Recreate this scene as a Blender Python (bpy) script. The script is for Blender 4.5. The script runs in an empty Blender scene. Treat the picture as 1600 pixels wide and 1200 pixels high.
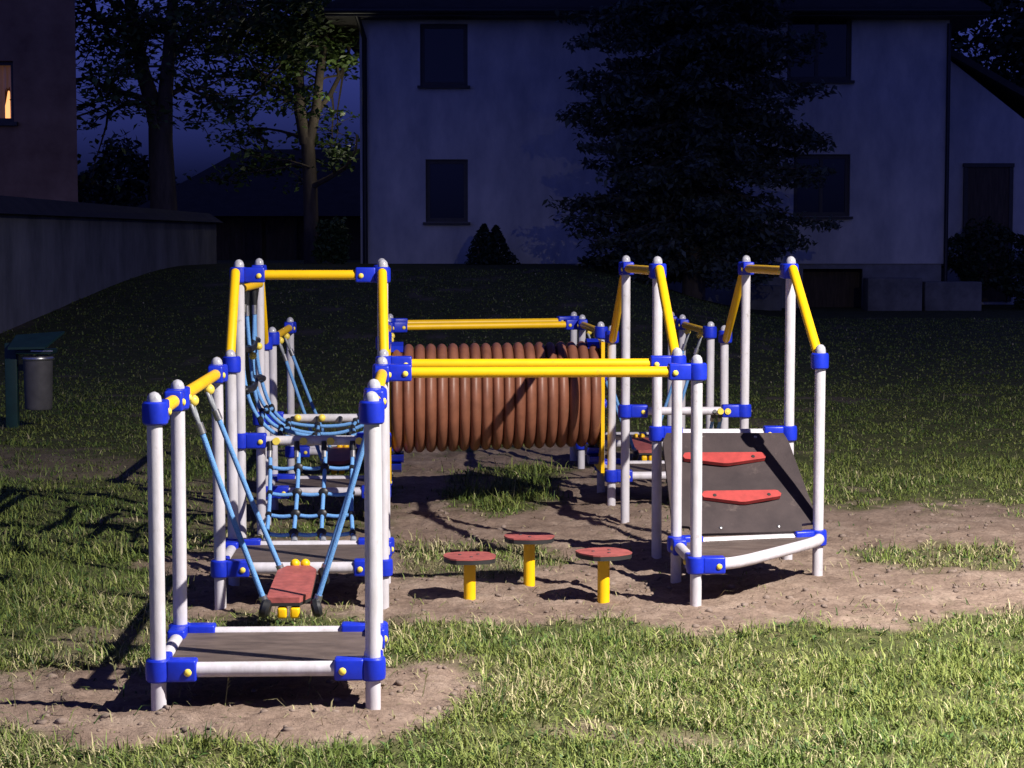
import bpy, bmesh, math, random
import numpy as np
from mathutils import Vector
random.seed(7); rng = np.random.default_rng(11)
scene = bpy.context.scene
COL = scene.collection
F, CAMH, TH = 3000.0, 1.65, math.atan(212/3000)
ct, st = math.cos(TH), math.sin(TH)

def D(px, py, d):
    """a measured point of the photograph at distance d"""
    X = (px-800)/F; Y = -(py-600)/F
    v = (X, ct+Y*st, -st+Y*ct); t = d/v[1]
    return Vector((v[0]*t, v[1]*t, CAMH+v[2]*t))
def proj(x, y, z):
    dz = z-CAMH
    fw = y*ct - dz*st; up = y*st + dz*ct
    return 800+F*x/fw, 600-F*up/fw

# ------------------------------------------------------------------ noise
_T = rng.random((256, 256))
def vnoise(x, y):
    xi = np.floor(x).astype(int); yi = np.floor(y).astype(int)
    fx = x-xi; fy = y-yi
    fx = fx*fx*(3-2*fx); fy = fy*fy*(3-2*fy)
    a = _T[xi & 255, yi & 255]; b = _T[(xi+1) & 255, yi & 255]
    c = _T[xi & 255, (yi+1) & 255]; d = _T[(xi+1) & 255, (yi+1) & 255]
    return (a*(1-fx)+b*fx)*(1-fy)+(c*(1-fx)+d*fx)*fy
def fbm(x, y, s, o=3):
    r = 0; a = 1; t = 0
    for k in range(o):
        r = r+a*vnoise(x*s+17.3*k, y*s+9.1*k); t += a; a *= .5; s *= 2.1
    return r/t
def sstep(a, b, x):
    t = np.clip((x-a)/(b-a), 0, 1); return t*t*(3-2*t)

# ------------------------------------------------------------------ ground height and worn patches
def height(x, y):
    x = np.asarray(x, float); y = np.asarray(y, float)
    h = .062*np.exp(-((x+.75)**2/1.3**2+(y-6.4)**2/1.2**2))
    h = h + .028*(fbm(x, y, 1.6)-.5)*sstep(60, 20, y)
    h = h + 1.28*sstep(21, 43, y)*(1-sstep(1.0, 6.0, x)) + .22*sstep(25, 44, y)*sstep(1, 6, x)
    return h
def sdf(px, py, poly):
    n = len(poly); d = np.full(px.shape, 1e9); inside = np.zeros(px.shape, bool)
    k = 3.0; Y = py*k
    for i in range(n):
        ax, ay = poly[i]; bx, by = poly[(i+1) % n]; ay *= k; by *= k
        ex, ey = bx-ax, by-ay
        t = np.clip(((px-ax)*ex+(Y-ay)*ey)/(ex*ex+ey*ey), 0, 1)
        d = np.minimum(d, np.hypot(px-ax-t*ex, Y-ay-t*ey))
        c = (ay > Y) != (by > Y)
        with np.errstate(divide='ignore', invalid='ignore'):
            inside ^= c & (px < (bx-ax)*(Y-ay)/(by-ay if by != ay else 1e-9)+ax)
    return np.where(inside, d, -d)
BARE = [([(590,700),(880,690),(1040,700),(1085,800),(1290,792),(1420,782),(1700,800),(1700,958),(1510,950),(1390,975),
          (1230,968),(1090,985),(960,962),(800,966),(700,958),(600,972),(470,950),(300,968),(262,905),(250,868),(420,840),(595,830)], 1.0),
        ([(-60,1062),(110,1046),(230,1052),(400,1030),(600,1034),(690,1026),(738,1060),(735,1120),(660,1165),(480,1190),
          (300,1176),(150,1190),(60,1160),(-60,1150)], 1.0),
        ([(-80,712),(60,700),(250,720),(240,745),(90,752),(-80,740)], .55),
        ([(250,760),(420,740),(600,735),(600,800),(400,830),(260,800)], .5)]
GREEN = [([(688,735),(700,792),(780,802),(872,782),(895,728)], 1.0),
         ([(610,846),(850,842),(890,872),(820,898),(640,905)], .6),
         ([(1330,858),(1470,846),(1565,850),(1580,880),(1440,888),(1345,880)], .7),
         ([(-80,940),(200,940),(235,1000),(215,1030),(110,1038),(-80,1048)], 1.0),
         ([(800,1080),(1700,1000),(1700,1300),(300,1300),(560,1225)], .75),
         ([(330,968),(560,966),(560,990),(330,995)], .5)]
def bare(x, y):
    px, py = proj(x, y, height(x, y)*0+.01)
    nz = (fbm(x, y, 2.3, 4)-.5)
    nf = (fbm(x+50, y+20, 9.0, 3)-.5)
    m = np.zeros(np.shape(x))
    for poly, s in BARE:
        m = np.maximum(m, s*sstep(-40, 36, sdf(px, py, poly)+nz*120+nf*90))
    for poly, s in GREEN:
        m = m*(1-s*sstep(-22, 22, sdf(px, py, poly)+nz*70+nf*50))
    m = np.maximum(m, .5*sstep(.64, .76, fbm(x+9, y+3, 1.5, 4)))      # thin spots in the lawn
    return np.where(y > 40, 0, m)

# ------------------------------------------------------------------ materials
def mat(name, col, rough=.5, metal=0, var=.0, scale=8, bump=0, bscale=60, attr=None, coat=0, spec=.5, emit=None, stretch=None, col2=None, trans=0, scuff=None):
    m = bpy.data.materials.new(name); m.use_nodes = True
    nt = m.node_tree; N = nt.nodes; L = nt.links; b = N['Principled BSDF']
    b.inputs['Base Color'].default_value = (*col, 1); b.inputs['Roughness'].default_value = rough
    b.inputs['Metallic'].default_value = metal; b.inputs['Coat Weight'].default_value = coat
    b.inputs['Specular IOR Level'].default_value = spec
    tc = N.new('ShaderNodeTexCoord'); vec = tc.outputs['Object']
    if stretch:
        mp = N.new('ShaderNodeMapping'); mp.inputs['Scale'].default_value = stretch
        L.new(vec, mp.inputs['Vector']); vec = mp.outputs['Vector']
    if attr:
        a = N.new('ShaderNodeAttribute'); a.attribute_name = attr
        L.new(a.outputs['Color'], b.inputs['Base Color'])
    elif var or col2:
        n = N.new('ShaderNodeTexNoise'); n.inputs['Scale'].default_value = scale; n.inputs['Detail'].default_value = 6
        n.inputs['Roughness'].default_value = .65
        L.new(vec, n.inputs['Vector'])
        r = N.new('ShaderNodeValToRGB'); L.new(n.outputs['Fac'], r.inputs['Fac'])
        r.color_ramp.elements[0].position = .32; r.color_ramp.elements[1].position = .68
        c2 = col2 or tuple(c*(1+var) for c in col); c1 = col if col2 else tuple(c*(1-var) for c in col)
        r.color_ramp.elements[0].color = (*c1, 1); r.color_ramp.elements[1].color = (*c2, 1)
        L.new(r.outputs['Color'], b.inputs['Base Color'])
        if scuff:                                       # small scratches and dirt specks worn into the paint
            n3 = N.new('ShaderNodeTexNoise'); n3.inputs['Scale'].default_value = scuff[3]; n3.inputs['Detail'].default_value = 9; n3.inputs['Roughness'].default_value = .75
            L.new(tc.outputs['Object'], n3.inputs['Vector'])
            r3 = N.new('ShaderNodeValToRGB'); L.new(n3.outputs['Fac'], r3.inputs['Fac']); r3.color_ramp.elements[0].position = .60; r3.color_ramp.elements[1].position = .70
            r3.color_ramp.elements[0].color = (0,0,0,1); r3.color_ramp.elements[1].color = (.6,.6,.6,1)
            mx = N.new('ShaderNodeMix'); mx.data_type = 'RGBA'; L.new(r3.outputs['Color'], mx.inputs[0]); L.new(r.outputs['Color'], mx.inputs[6]); mx.inputs[7].default_value = (*scuff[:3], 1)
            L.new(mx.outputs[2], b.inputs['Base Color'])
    if bump:
        n2 = N.new('ShaderNodeTexNoise'); n2.inputs['Scale'].default_value = bscale; n2.inputs['Detail'].default_value = 5
        L.new(vec, n2.inputs['Vector'])
        bp = N.new('ShaderNodeBump'); bp.inputs['Strength'].default_value = bump; bp.inputs['Distance'].default_value = .01
        L.new(n2.outputs['Fac'], bp.inputs['Height']); L.new(bp.outputs['Normal'], b.inputs['Normal'])
    if trans:
        b.inputs['Transmission Weight'].default_value = trans
    if emit:
        b.inputs['Emission Color'].default_value = (*emit[:3], 1); b.inputs['Emission Strength'].default_value = emit[3]
    return m
M = {}
M['white'] = mat('white_paint', (.50,.48,.50), .42, scale=26, col2=(.63,.61,.67), bump=.06, bscale=90, stretch=(1,1,.3), scuff=(.26,.22,.19,16))
M['yellow'] = mat('yellow_paint', (.90,.53,.003), .4, var=.07, scale=9, scuff=(.40,.22,.03,22))
M['blue'] = mat('blue_plastic', (.008,.028,.50), .38, var=.16, scale=20, bump=.04, bscale=160, scuff=(.05,.08,.42,30))
M['bolt'] = mat('yellow_plastic', (.85,.66,.10), .4)
M['cap'] = mat('clear_cap', (.42,.42,.46), .25, var=.25, scale=60)
M['brown'] = mat('brown_plastic', (.225,.086,.048), .47, var=.22, scale=7, bump=.06, bscale=50, scuff=(.24,.15,.10,9))
M['red'] = mat('red_board', (.36,.040,.036), .55, var=.22, scale=18, bump=.10, bscale=180)
M['faded'] = mat('faded_red_board', (.33,.085,.075), .6, var=.3, scale=22, bump=.12, bscale=150)
M['deck'] = mat('brown_plywood', (.066,.049,.043), .6, scale=7, col2=(.150,.115,.098), spec=.3, bump=.15, bscale=300, stretch=(1,3.5,1))
M['panel'] = mat('dark_panel', (.030,.022,.024), .55, scale=3.6, col2=(.062,.046,.046), spec=.3, bump=.18, bscale=260, scuff=(.13,.10,.09,7))
M['core'] = mat('black_core', (.02,.02,.02), .6)
M['rope'] = mat('blue_rope', (.07,.23,.56), .7, scale=260, col2=(.20,.44,.80), bump=.5, bscale=320)
M['rubber'] = mat('black_rubber', (.012,.013,.016), .45, var=.3, scale=30)
M['steel'] = mat('galvanised', (.45,.45,.46), .35, metal=.9, var=.2, scale=40)
M['grey'] = mat('grey_plastic', (.25,.27,.30), .4, var=.2, scale=50)
M['bark'] = mat('bark', (.06,.045,.033), .9, col2=(.14,.11,.085), scale=6, bump=.8, bscale=14, stretch=(1,1,.25))
M['leaf'] = mat('leaves', (.06,.10,.02), .55, attr='tint')
M['needle'] = mat('needles', (.02,.035,.02), .7, attr='tint')
M['grass'] = mat('grass_blades', (.1,.13,.04), .6, attr='tint', spec=.3)
M['plaster'] = mat('pale_plaster', (.40,.40,.41), .9, col2=(.68,.65,.61), scale=1.4, bump=.9, bscale=9, stretch=(1,1,.45))
M['plaster_old'] = mat('old_brown_plaster', (.21,.115,.07), .9, col2=(.36,.215,.135), scale=1.3, bump=.4, bscale=16)
M['render_old'] = mat('stained_render', (.15,.15,.15), .9, col2=(.34,.33,.32), scale=1.2, bump=.9, bscale=9, stretch=(1,1,.5))
M['plinth'] = mat('plinth', (.22,.22,.22), .9, var=.2, scale=3, bump=.4, bscale=20)
M['tile'] = mat('roof_tiles', (.035,.03,.03), .75, var=.35, scale=3, bump=.5, bscale=12)
M['wood'] = mat('old_wood', (.05,.035,.025), .85, col2=(.11,.08,.055), scale=3, bump=.3, bscale=12, stretch=(6,6,.6))
M['frame'] = mat('dark_frame', (.045,.04,.038), .6, var=.2)
M['glass'] = mat('window_glass', (.018,.018,.02), .06, spec=.22)
M['metal_dark'] = mat('dark_metal', (.03,.03,.035), .5, metal=.4, var=.2)
M['bin_green'] = mat('green_paint', (.006,.032,.030), .55, var=.25, scale=10)
M['bin_grey'] = mat('bin_steel', (.14,.135,.14), .45, metal=.3, var=.2, scale=9)
M['concrete'] = mat('concrete', (.10,.10,.10), .9, col2=(.24,.235,.22), scale=2.2, bump=.5, bscale=18)
M['curtain'] = mat('curtain', (.5,.42,.34), .8, emit=(1.0,.42,.16,.035))
M['lampglow'] = mat('lamp_glow', (1,.7,.5), .5, emit=(1.0,.42,.15,1.5))
M['stone'] = mat('clods', (.14,.10,.08), .95, col2=(.27,.21,.175), scale=20, bump=.4, bscale=80)

# ------------------------------------------------------------------ mesh building
class MB:
    def __init__(s): s.v = []; s.f = []
    def add(s, vs, fs):
        o = len(s.v); s.v += [tuple(p) for p in vs]; s.f += [tuple(i+o for i in q) for q in fs]; return s
    def tube(s, pts, r, n=12, ends=True, dome=False):
        pts = [Vector(p) for p in pts]
        rs = list(r) if isinstance(r, (list, tuple)) else [r]*len(pts)
        if dome:
            def dm(p, q, rr):
                d = (p-q).normalized(); return [(p+d*rr*math.sin(a), rr*max(.05, math.cos(a))) for a in (.5, 1.0, 1.4)]
            e = dm(pts[-1], pts[-2], rs[-1]); b = dm(pts[0], pts[1], rs[0])[::-1]
            pts = [x[0] for x in b]+pts+[x[0] for x in e]; rs = [x[1] for x in b]+rs+[x[1] for x in e]
        vs = []; fs = []; prev = None
        for i, p in enumerate(pts):
            t = (pts[min(i+1, len(pts)-1)]-pts[max(i-1, 0)])
            t = t.normalized() if t.length > 1e-9 else Vector((0, 0, 1))
            if prev is None:
                a = t.orthogonal().normalized()
            else:
                a = prev-t*prev.dot(t); a = a.normalized() if a.length > 1e-6 else t.orthogonal().normalized()
            prev = a; b = t.cross(a)
            for k in range(n):
                w = 2*math.pi*k/n; vs.append(p+(a*math.cos(w)+b*math.sin(w))*rs[i])
        for i in range(len(pts)-1):
            for k in range(n):
                fs.append((i*n+k, i*n+(k+1) % n, (i+1)*n+(k+1) % n, (i+1)*n+k))
        if ends:
            fs.append(tuple(range(n))[::-1]); fs.append(tuple((len(pts)-1)*n+k for k in range(n)))
        return s.add(vs, fs)
    def lathe(s, prof, c, axis=(0, 0, 1), n=20):
        t = Vector(axis).normalized(); a = t.orthogonal().normalized(); b = t.cross(a); c = Vector(c)
        vs = []; fs = []
        for r, h in prof:
            for k in range(n):
                w = 2*math.pi*k/n; vs.append(c+t*h+(a*math.cos(w)+b*math.sin(w))*max(r, 1e-4))
        for i in range(len(prof)-1):
            for k in range(n):
                fs.append((i*n+k, i*n+(k+1) % n, (i+1)*n+(k+1) % n, (i+1)*n+k))
        return s.add(vs, fs)
    def ball(s, c, r, n=12, sq=1):
        pr = [(r*math.sin(math.pi*i/8), -r*sq*math.cos(math.pi*i/8)) for i in range(9)]
        return s.lathe(pr, c, (0, 0, 1), n)
    def box(s, c, h, b=0., ax=None):
        c = Vector(c); ax = ax or (Vector((1,0,0)), Vector((0,1,0)), Vector((0,0,1)))
        ax = [Vector(a) for a in ax]
        if b <= 0:
            vs = [c+ax[0]*h[0]*i+ax[1]*h[1]*j+ax[2]*h[2]*k for i in (-1,1) for j in (-1,1) for k in (-1,1)]
            return s.add(vs, [(0,1,3,2),(4,6,7,5),(0,4,5,1),(2,3,7,6),(0,2,6,4),(1,5,7,3)])
        bm = bmesh.new(); bmesh.ops.create_cube(bm, size=2)
        for v in bm.verts: v.co = Vector((v.co.x*h[0], v.co.y*h[1], v.co.z*h[2]))
        bmesh.ops.bevel(bm, geom=bm.edges[:], offset=b, segments=3, affect='EDGES', profile=.5)
        bm.verts.ensure_lookup_table(); bm.verts.index_update()
        vs = [c+ax[0]*v.co.x+ax[1]*v.co.y+ax[2]*v.co.z for v in bm.verts]
        fs = [tuple(v.index for v in f.verts) for f in bm.faces]; bm.free()
        return s.add(vs, fs)
    def prism(s, poly, off):
        off = Vector(off); n = len(poly); p = [Vector(q) for q in poly]
        return s.add(p+[q+off for q in p], [tuple(range(n))[::-1], tuple(range(n, 2*n))]+[(i, (i+1) % n, n+(i+1) % n, n+i) for i in range(n)])
    def quad(s, a, b, c, d): return s.add([a, b, c, d], [(0,1,2,3)])
    def build(s, name, m, parent=None, ang=40, loc=None, flat=False):
        root = parent
        while root is not None and root.parent is not None: root = root.parent
        o0 = root.location if root is not None else Vector(loc or (0,0,0))
        me = bpy.data.meshes.new(name); me.from_pydata([(a-o0.x, b-o0.y, c-o0.z) for a, b, c in s.v], [], s.f)
        bm = bmesh.new(); bm.from_mesh(me); bmesh.ops.recalc_face_normals(bm, faces=bm.faces[:]); bm.to_mesh(me); bm.free()
        if not flat:
            me.polygons.foreach_set('use_smooth', [True]*len(me.polygons)); me.set_sharp_from_angle(angle=math.radians(ang))
        me.materials.append(m if not isinstance(m, str) else M[m])
        o = bpy.data.objects.new(name, me); COL.objects.link(o)
        if parent is not None: o.parent = parent
        elif loc is not None: o.location = loc
        return o
def tag(o, label=None, cat=None, group=None, kind=None):
    if label: o['label'] = label
    if cat: o['category'] = cat
    if group: o['group'] = group
    if kind: o['kind'] = kind
    return o
def thing(name, loc, label, cat, group=None):
    o = bpy.data.objects.new(name, None); COL.objects.link(o); o.location = loc; o.empty_display_size = .2
    return tag(o, label, cat, group)
def copy_thing(o, loc, label, group=None):
    def rec(a, par):
        c = a.copy(); COL.objects.link(c); c.parent = par
        for ch in list(a.children): rec(ch, c)
        return c
    r = rec(o, None); r.location = loc; r['label'] = label
    if group: r['group'] = group
    return r
def raw_mesh(name, V, Fc, m, tint=None, smooth=False, parent=None, off=None):
    """big meshes from arrays: V (n,3), Fc (m,k) with equal k"""
    V = np.asarray(V, np.float32)
    if off is not None: V = V-np.array(off, np.float32)
    me = bpy.data.meshes.new(name); k = Fc.shape[1]
    me.vertices.add(len(V)); me.vertices.foreach_set('co', V.ravel())
    me.loops.add(Fc.size); me.loops.foreach_set('vertex_index', Fc.astype(np.int32).ravel())
    me.polygons.add(len(Fc)); me.polygons.foreach_set('loop_start', np.arange(0, Fc.size, k, dtype=np.int32))
    me.polygons.foreach_set('loop_total', np.full(len(Fc), k, np.int32))
    if smooth: me.polygons.foreach_set('use_smooth', np.ones(len(Fc), bool))
    me.update(calc_edges=True); me.validate()
    if tint is not None:
        a = me.color_attributes.new('tint', 'FLOAT_COLOR', 'POINT')
        c = np.ones((len(V), 4), np.float32); c[:, :3] = tint; a.data.foreach_set('color', c.ravel())
    me.materials.append(M[m]); o = bpy.data.objects.new(name, me); COL.objects.link(o)
    if parent is not None: o.parent = parent
    return o

# ================================================================== ground
def axis(segs):
    out = [segs[0][0]]
    for a, b, st_ in segs:
        n = max(1, int(round((b-a)/st_))); out += list(np.linspace(a, b, n+1)[1:])
    return np.array(out)
xs = axis([(-400,-60,40),(-60,-14,3),(-14,-4.5,.35),(-4.5,-3,.1),(-3,3.6,.021),(3.6,5.5,.1),(5.5,16,.4),(16,60,3),(60,400,40)])
ys = axis([(-60,0,6),(0,4.5,.5),(4.5,5.4,.08),(5.4,11,.019),(11,16,.045),(16,24,.12),(24,60,.5),(60,100,4),(100,900,50)])
GX, GY = np.meshgrid(xs, ys)
GZ = height(GX, GY)
bareG = bare(GX, GY)
near = (GY > 5) & (GY < 17) & (np.abs(GX) < 4.5)
rough = (fbm(GX, GY, 7, 3)-.5)*.034+(np.abs(fbm(GX+3, GY, 20, 3)-.5))*-.022+(fbm(GX+5, GY, 34, 2)-.5)*.012
GZ = GZ+np.where(near, rough*(.35+.8*bareG), 0)
def ground_z(x, y):
    """height of the finished ground at one point"""
    i = min(max(int(np.searchsorted(ys, y)), 1), len(ys)-1); j = min(max(int(np.searchsorted(xs, x)), 1), len(xs)-1)
    return float(min(GZ[i-1, j-1], GZ[i, j], GZ[i-1, j], GZ[i, j-1]))
def ground_zv(x, y):
    i = np.clip(np.searchsorted(ys, y), 1, len(ys)-1); j = np.clip(np.searchsorted(xs, x), 1, len(xs)-1)
    fx = (x-xs[j-1])/(xs[j]-xs[j-1]); fy = (y-ys[i-1])/(ys[i]-ys[i-1])
    return (GZ[i-1, j-1]*(1-fx)+GZ[i-1, j]*fx)*(1-fy)+(GZ[i, j-1]*(1-fx)+GZ[i, j]*fx)*fy
ny, nx = GX.shape
idx = np.arange(nx*ny).reshape(ny, nx)
Fq = np.stack([idx[:-1, :-1], idx[:-1, 1:], idx[1:, 1:], idx[1:, :-1]], -1).reshape(-1, 4)
gm = bpy.data.materials.new('ground_soil_and_turf'); gm.use_nodes = True
M['ground'] = gm
def ground_material():
    nt = gm.node_tree; N = nt.nodes; L = nt.links; b = N['Principled BSDF']
    b.inputs['Roughness'].default_value = .95; b.inputs['Specular IOR Level'].default_value = .15
    tc = N.new('ShaderNodeTexCoord')
    def noise(sc, de=6, ro=.6):
        n = N.new('ShaderNodeTexNoise'); n.inputs['Scale'].default_value = sc; n.inputs['Detail'].default_value = de
        n.inputs['Roughness'].default_value = ro; L.new(tc.outputs['Object'], n.inputs['Vector']); return n.outputs['Fac']
    def ramp(f, stops):
        r = N.new('ShaderNodeValToRGB'); L.new(f, r.inputs['Fac']); e = r.color_ramp.elements
        while len(e) < len(stops): e.new(.5)
        for k, (p, c) in enumerate(stops): e[k].position = p; e[k].color = (*c, 1)
        return r.outputs['Color']
    def mix(f, a, c, ty='MIX'):
        m = N.new('ShaderNodeMix'); m.data_type = 'RGBA'; m.blend_type = ty
        if isinstance(f, float): m.inputs[0].default_value = f
        else: L.new(f, m.inputs[0])
        L.new(a, m.inputs[6]); L.new(c, m.inputs[7]); return m.outputs[2]
    soil = ramp(noise(3.5), [(.30,(.175,.123,.096)),(.52,(.275,.203,.160)),(.72,(.365,.282,.228))])
    soil = mix(.55, soil, ramp(noise(42, 5, .7), [(.34,(.45,.42,.40)),(.55,(1,1,1)),(.70,(1.2,1.17,1.12))]), 'MULTIPLY')
    turf = ramp(noise(6), [(.30,(.060,.075,.026)),(.55,(.105,.115,.044)),(.75,(.18,.155,.085))])
    turf = mix(.8, turf, ramp(noise(90, 5, .8), [(.36,(.25,.27,.2)),(.52,(.9,.9,.9)),(.70,(1.5,1.45,1.3))]), 'MULTIPLY')
    at = N.new('ShaderNodeAttribute'); at.attribute_name = 'bare'
    col = mix(at.outputs['Fac'], turf, soil); L.new(col, b.inputs['Base Color'])
    bp = N.new('ShaderNodeBump'); bp.inputs['Strength'].default_value = .9; bp.inputs['Distance'].default_value = .012
    L.new(noise(55, 7, .7), bp.inputs['Height']); L.new(bp.outputs['Normal'], b.inputs['Normal'])
ground_material()
go = raw_mesh('ground', np.stack([GX.ravel(), GY.ravel(), GZ.ravel()], -1), Fq, 'ground', smooth=True)
a = go.data.attributes.new('bare', 'FLOAT', 'POINT'); a.data.foreach_set('value', bareG.ravel().astype(np.float32))
tag(go, kind='structure')

# ------------------------------------------------------------------ grass
def make_grass():
    P = []
    for y0, y1, rho, ex in ((4.9, 7.6, 13500, .6), (7.6, 10.5, 7000, .8), (10.5, 15, 2800, 1.2), (15, 23, 1100, 2), (23, 40, 300, 2)):
        w = y1*.267+ex; n = int((y1-y0)*2*w*rho)
        P.append(np.stack([rng.uniform(-w, w, n), rng.uniform(y0, y1, n)], -1))
    P = np.concatenate(P)
    # blades grow in tufts
    P = P+rng.normal(0, .012, P.shape)
    x, y = P.T
    br = bare(x, y); cl = fbm(x+31, y+7, 5.5, 3)
    keep = rng.random(len(x)) < np.clip((1-br)**1.6*np.clip(2.3*(cl-.20), .34, 1.3)+.018, 0, 1)
    x, y, br, cl = x[keep], y[keep], br[keep], cl[keep]
    n = len(x); z = ground_zv(x, y)-.004
    px, py = proj(x, y, z)
    tuft = sstep(-10, 25, sdf(px, py, GREEN[0][0]))
    left = sstep(60, -300, px-250)*sstep(1080, 1000, py)
    hgt = (.018+.052*rng.random(n)**1.8)*(.35+1.3*cl)*(1+1.3*tuft+.35*left)*np.where(y > 11, .8, 1)*np.where(y > 16, .75, 1)
    stalk = rng.random(n) < .004; hgt = np.where(stalk, hgt*2.4, hgt)
    wid = (.0012+.0019*rng.random(n))*np.where(y > 10, 1.5, 1)*np.where(y > 16, 1.8, 1)*np.where(y > 23, 1.7, 1)*np.where(stalk, .5, 1)
    ang = rng.uniform(0, 2*np.pi, n); lean = np.abs(rng.normal(1.05, .55, n)); lean = np.where(stalk, lean*.3, lean); lean = np.where(br > .7, np.maximum(lean, 1.2), lean)
    dx, dy = np.cos(ang), np.sin(ang)
    sx, sy = -dy, dx
    tw = rng.uniform(-.6, .6, n); sx, sy = sx*np.cos(tw)+dx*np.sin(tw), sy*np.cos(tw)+dy*np.sin(tw)
    def pt(t, w):
        l = np.sin(lean*t*1.2)*hgt*t; u = hgt*t*np.cos(lean*t*.9)
        c = np.stack([x+dx*l, y+dy*l, z+np.maximum(u, .002)], -1); s_ = np.stack([sx, sy, sx*0], -1)*(wid*w)[:, None]
        return c-s_, c+s_
    a0, a1 = pt(0, 1.); b0, b1 = pt(.55, .85); c0, c1 = pt(1., .12)
    V = np.stack([a0, a1, b0, b1, c0, c1], 1).reshape(-1, 3)
    o = (np.arange(n)*6)[:, None]
    Fc = np.concatenate([o+np.array([[0,1,3,2]]), o+np.array([[2,3,5,4]])])
    g1 = np.array([.105,.150,.030]); g2 = np.array([.255,.290,.074]); dry = np.array([.47,.42,.23]); dk = np.array([.045,.085,.02])
    pa = sstep(.40, .66, fbm(x+12, y+44, 1.9, 4))[:, None]; t = np.clip(rng.random(n)[:, None]*.8+.35*(fbm(x+5, y+4, 3.1, 3)[:, None]-.3), 0, 1); col = g1*(1-t)+(g2*(1-pa)+np.array([.175,.245,.052])*pa)*t
    drp = fbm(x+80, y+60, 1.3, 3)
    pd = np.clip(.16+1.0*(drp-.42)+.25*br, .08, .6)*(1-.75*left)*(1-.8*tuft)
    pd = np.where(br > .7, .75, pd*.85*np.where(y > 14, .12, np.where(y > 11, .5, 1))); isd = (rng.random(n) < pd)[:, None]
    col = np.where(isd, dry*(.55+.6*t)*np.where(br > .7, .75, 1)[:, None], col)
    col = np.where((rng.random(n) < .16+.12*left)[:, None], dk, col)
    col = np.where(stalk[:, None], np.array([.26,.25,.13]), col)
    o = raw_mesh('grass', V, Fc, 'grass', np.repeat(col, 6, 0))
    tag(o, 'patchy green and straw coloured grass around the bare soil', 'grass', kind='stuff')
make_grass()
def make_leafy():
    """broad low weeds scattered in the lawn"""
    V = []; Cc = []
    n = 0
    while n < 420:
        y = rng.uniform(5.2, 11); x = rng.uniform(-1, 1)*(y*.267+.3)
        if bare(np.array([x]), np.array([y]))[0] > .35: continue
        n += 1; z = ground_z(x, y)
        for k in range(int(rng.integers(4, 8))):
            a_ = rng.uniform(0, 6.28); l = rng.uniform(.02, .05); w = l*.32; e = rng.uniform(.2, .9)
            d = Vector((math.cos(a_)*math.cos(e), math.sin(a_)*math.cos(e), math.sin(e))); s_ = Vector((-math.sin(a_), math.cos(a_), 0))
            p = Vector((x, y, z+.004)); q = p+d*l*.5; r = p+d*l-Vector((0, 0, l*.2))
            V += [p, q-s_*w*.5, r, q+s_*w*.5]; c = rng.uniform(.8, 1.4); Cc += [(.05*c,.10*c,.022*c)]*4
    for px, py, h in ((140,1062,.20),(188,1098,.13),(200,1092,.10),(108,1052,.12),(55,1092,.09),(480,1105,.09),(352,1128,.11),(640,965,.10),(1330,905,.10),(1452,880,.13),(1320,775,.14),(700,770,.22),(735,765,.24),(780,768,.22),(660,1105,.10),(25,1120,.12)):
        r0 = D(px, py, 10)-Vector((0,0,CAMH)); k = -CAMH/r0.z; x, y = r0.x*k, r0.y*k; z = ground_z(x, y)
        p = Vector((x, y, z)); a_ = rng.uniform(-.25, .25); tip = p+Vector((a_*h, rng.uniform(-.2,.2)*h, h)); w_ = Vector((.0016, .0004, 0))
        V += [p-w_, p+w_, tip+w_*.6, tip-w_*.6]; Cc += [(.16,.17,.07)]*4
        for q in range(7):
            b_ = tip-(tip-p)*(.07*q); e = b_+Vector((rng.uniform(-.018,.018), rng.uniform(-.012,.012), rng.uniform(.008,.022))); u_ = Vector((.003, .001, .002))
            V += [b_, (b_+e)/2-u_, e, (b_+e)/2+u_]; Cc += [(.22,.22,.10)]*4
    o = raw_mesh('weeds', np.array([tuple(v) for v in V]), np.arange(len(V)).reshape(-1, 4), 'grass', np.array(Cc))
    tag(o, 'broad leaved weeds growing low in the lawn', 'weeds', kind='stuff')
make_leafy()
def make_clods():
    ico = bmesh.new(); bmesh.ops.create_icosphere(ico, subdivisions=1, radius=1)
    iv = np.array([v.co[:] for v in ico.verts]); jf = np.array([[v.index for v in f.verts] for f in ico.faces]); ico.free()
    y = rng.uniform(5.6, 12.5, 26000); x = rng.uniform(-1, 1, 26000)*(y*.267+.4)
    k = (bare(x, y) > .6) & (rng.random(26000) < .12+.6*(fbm(x, y, 2.2)-.35)); x, y = x[k], y[k]; n = len(x)
    r = .0025+.017*rng.random(n)**7; z = ground_zv(x, y)
    sc = r[:, None]*np.stack([rng.uniform(.8,1.5,n), rng.uniform(.8,1.4,n), rng.uniform(.5,.9,n)], -1)
    V = iv[None]*(1+.25*rng.normal(size=(n, len(iv), 1)))*sc[:, None]+np.stack([x, y, z+r*.15], -1)[:, None]
    Fc = (jf[None]+(np.arange(n)*len(iv))[:, None, None]).reshape(-1, 3)
    o = raw_mesh('soil_clods', V.reshape(-1, 3), Fc, 'stone')
    tag(o, 'small clods and pebbles lying on the bare soil', 'clods', kind='stuff')
make_clods()

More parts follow.
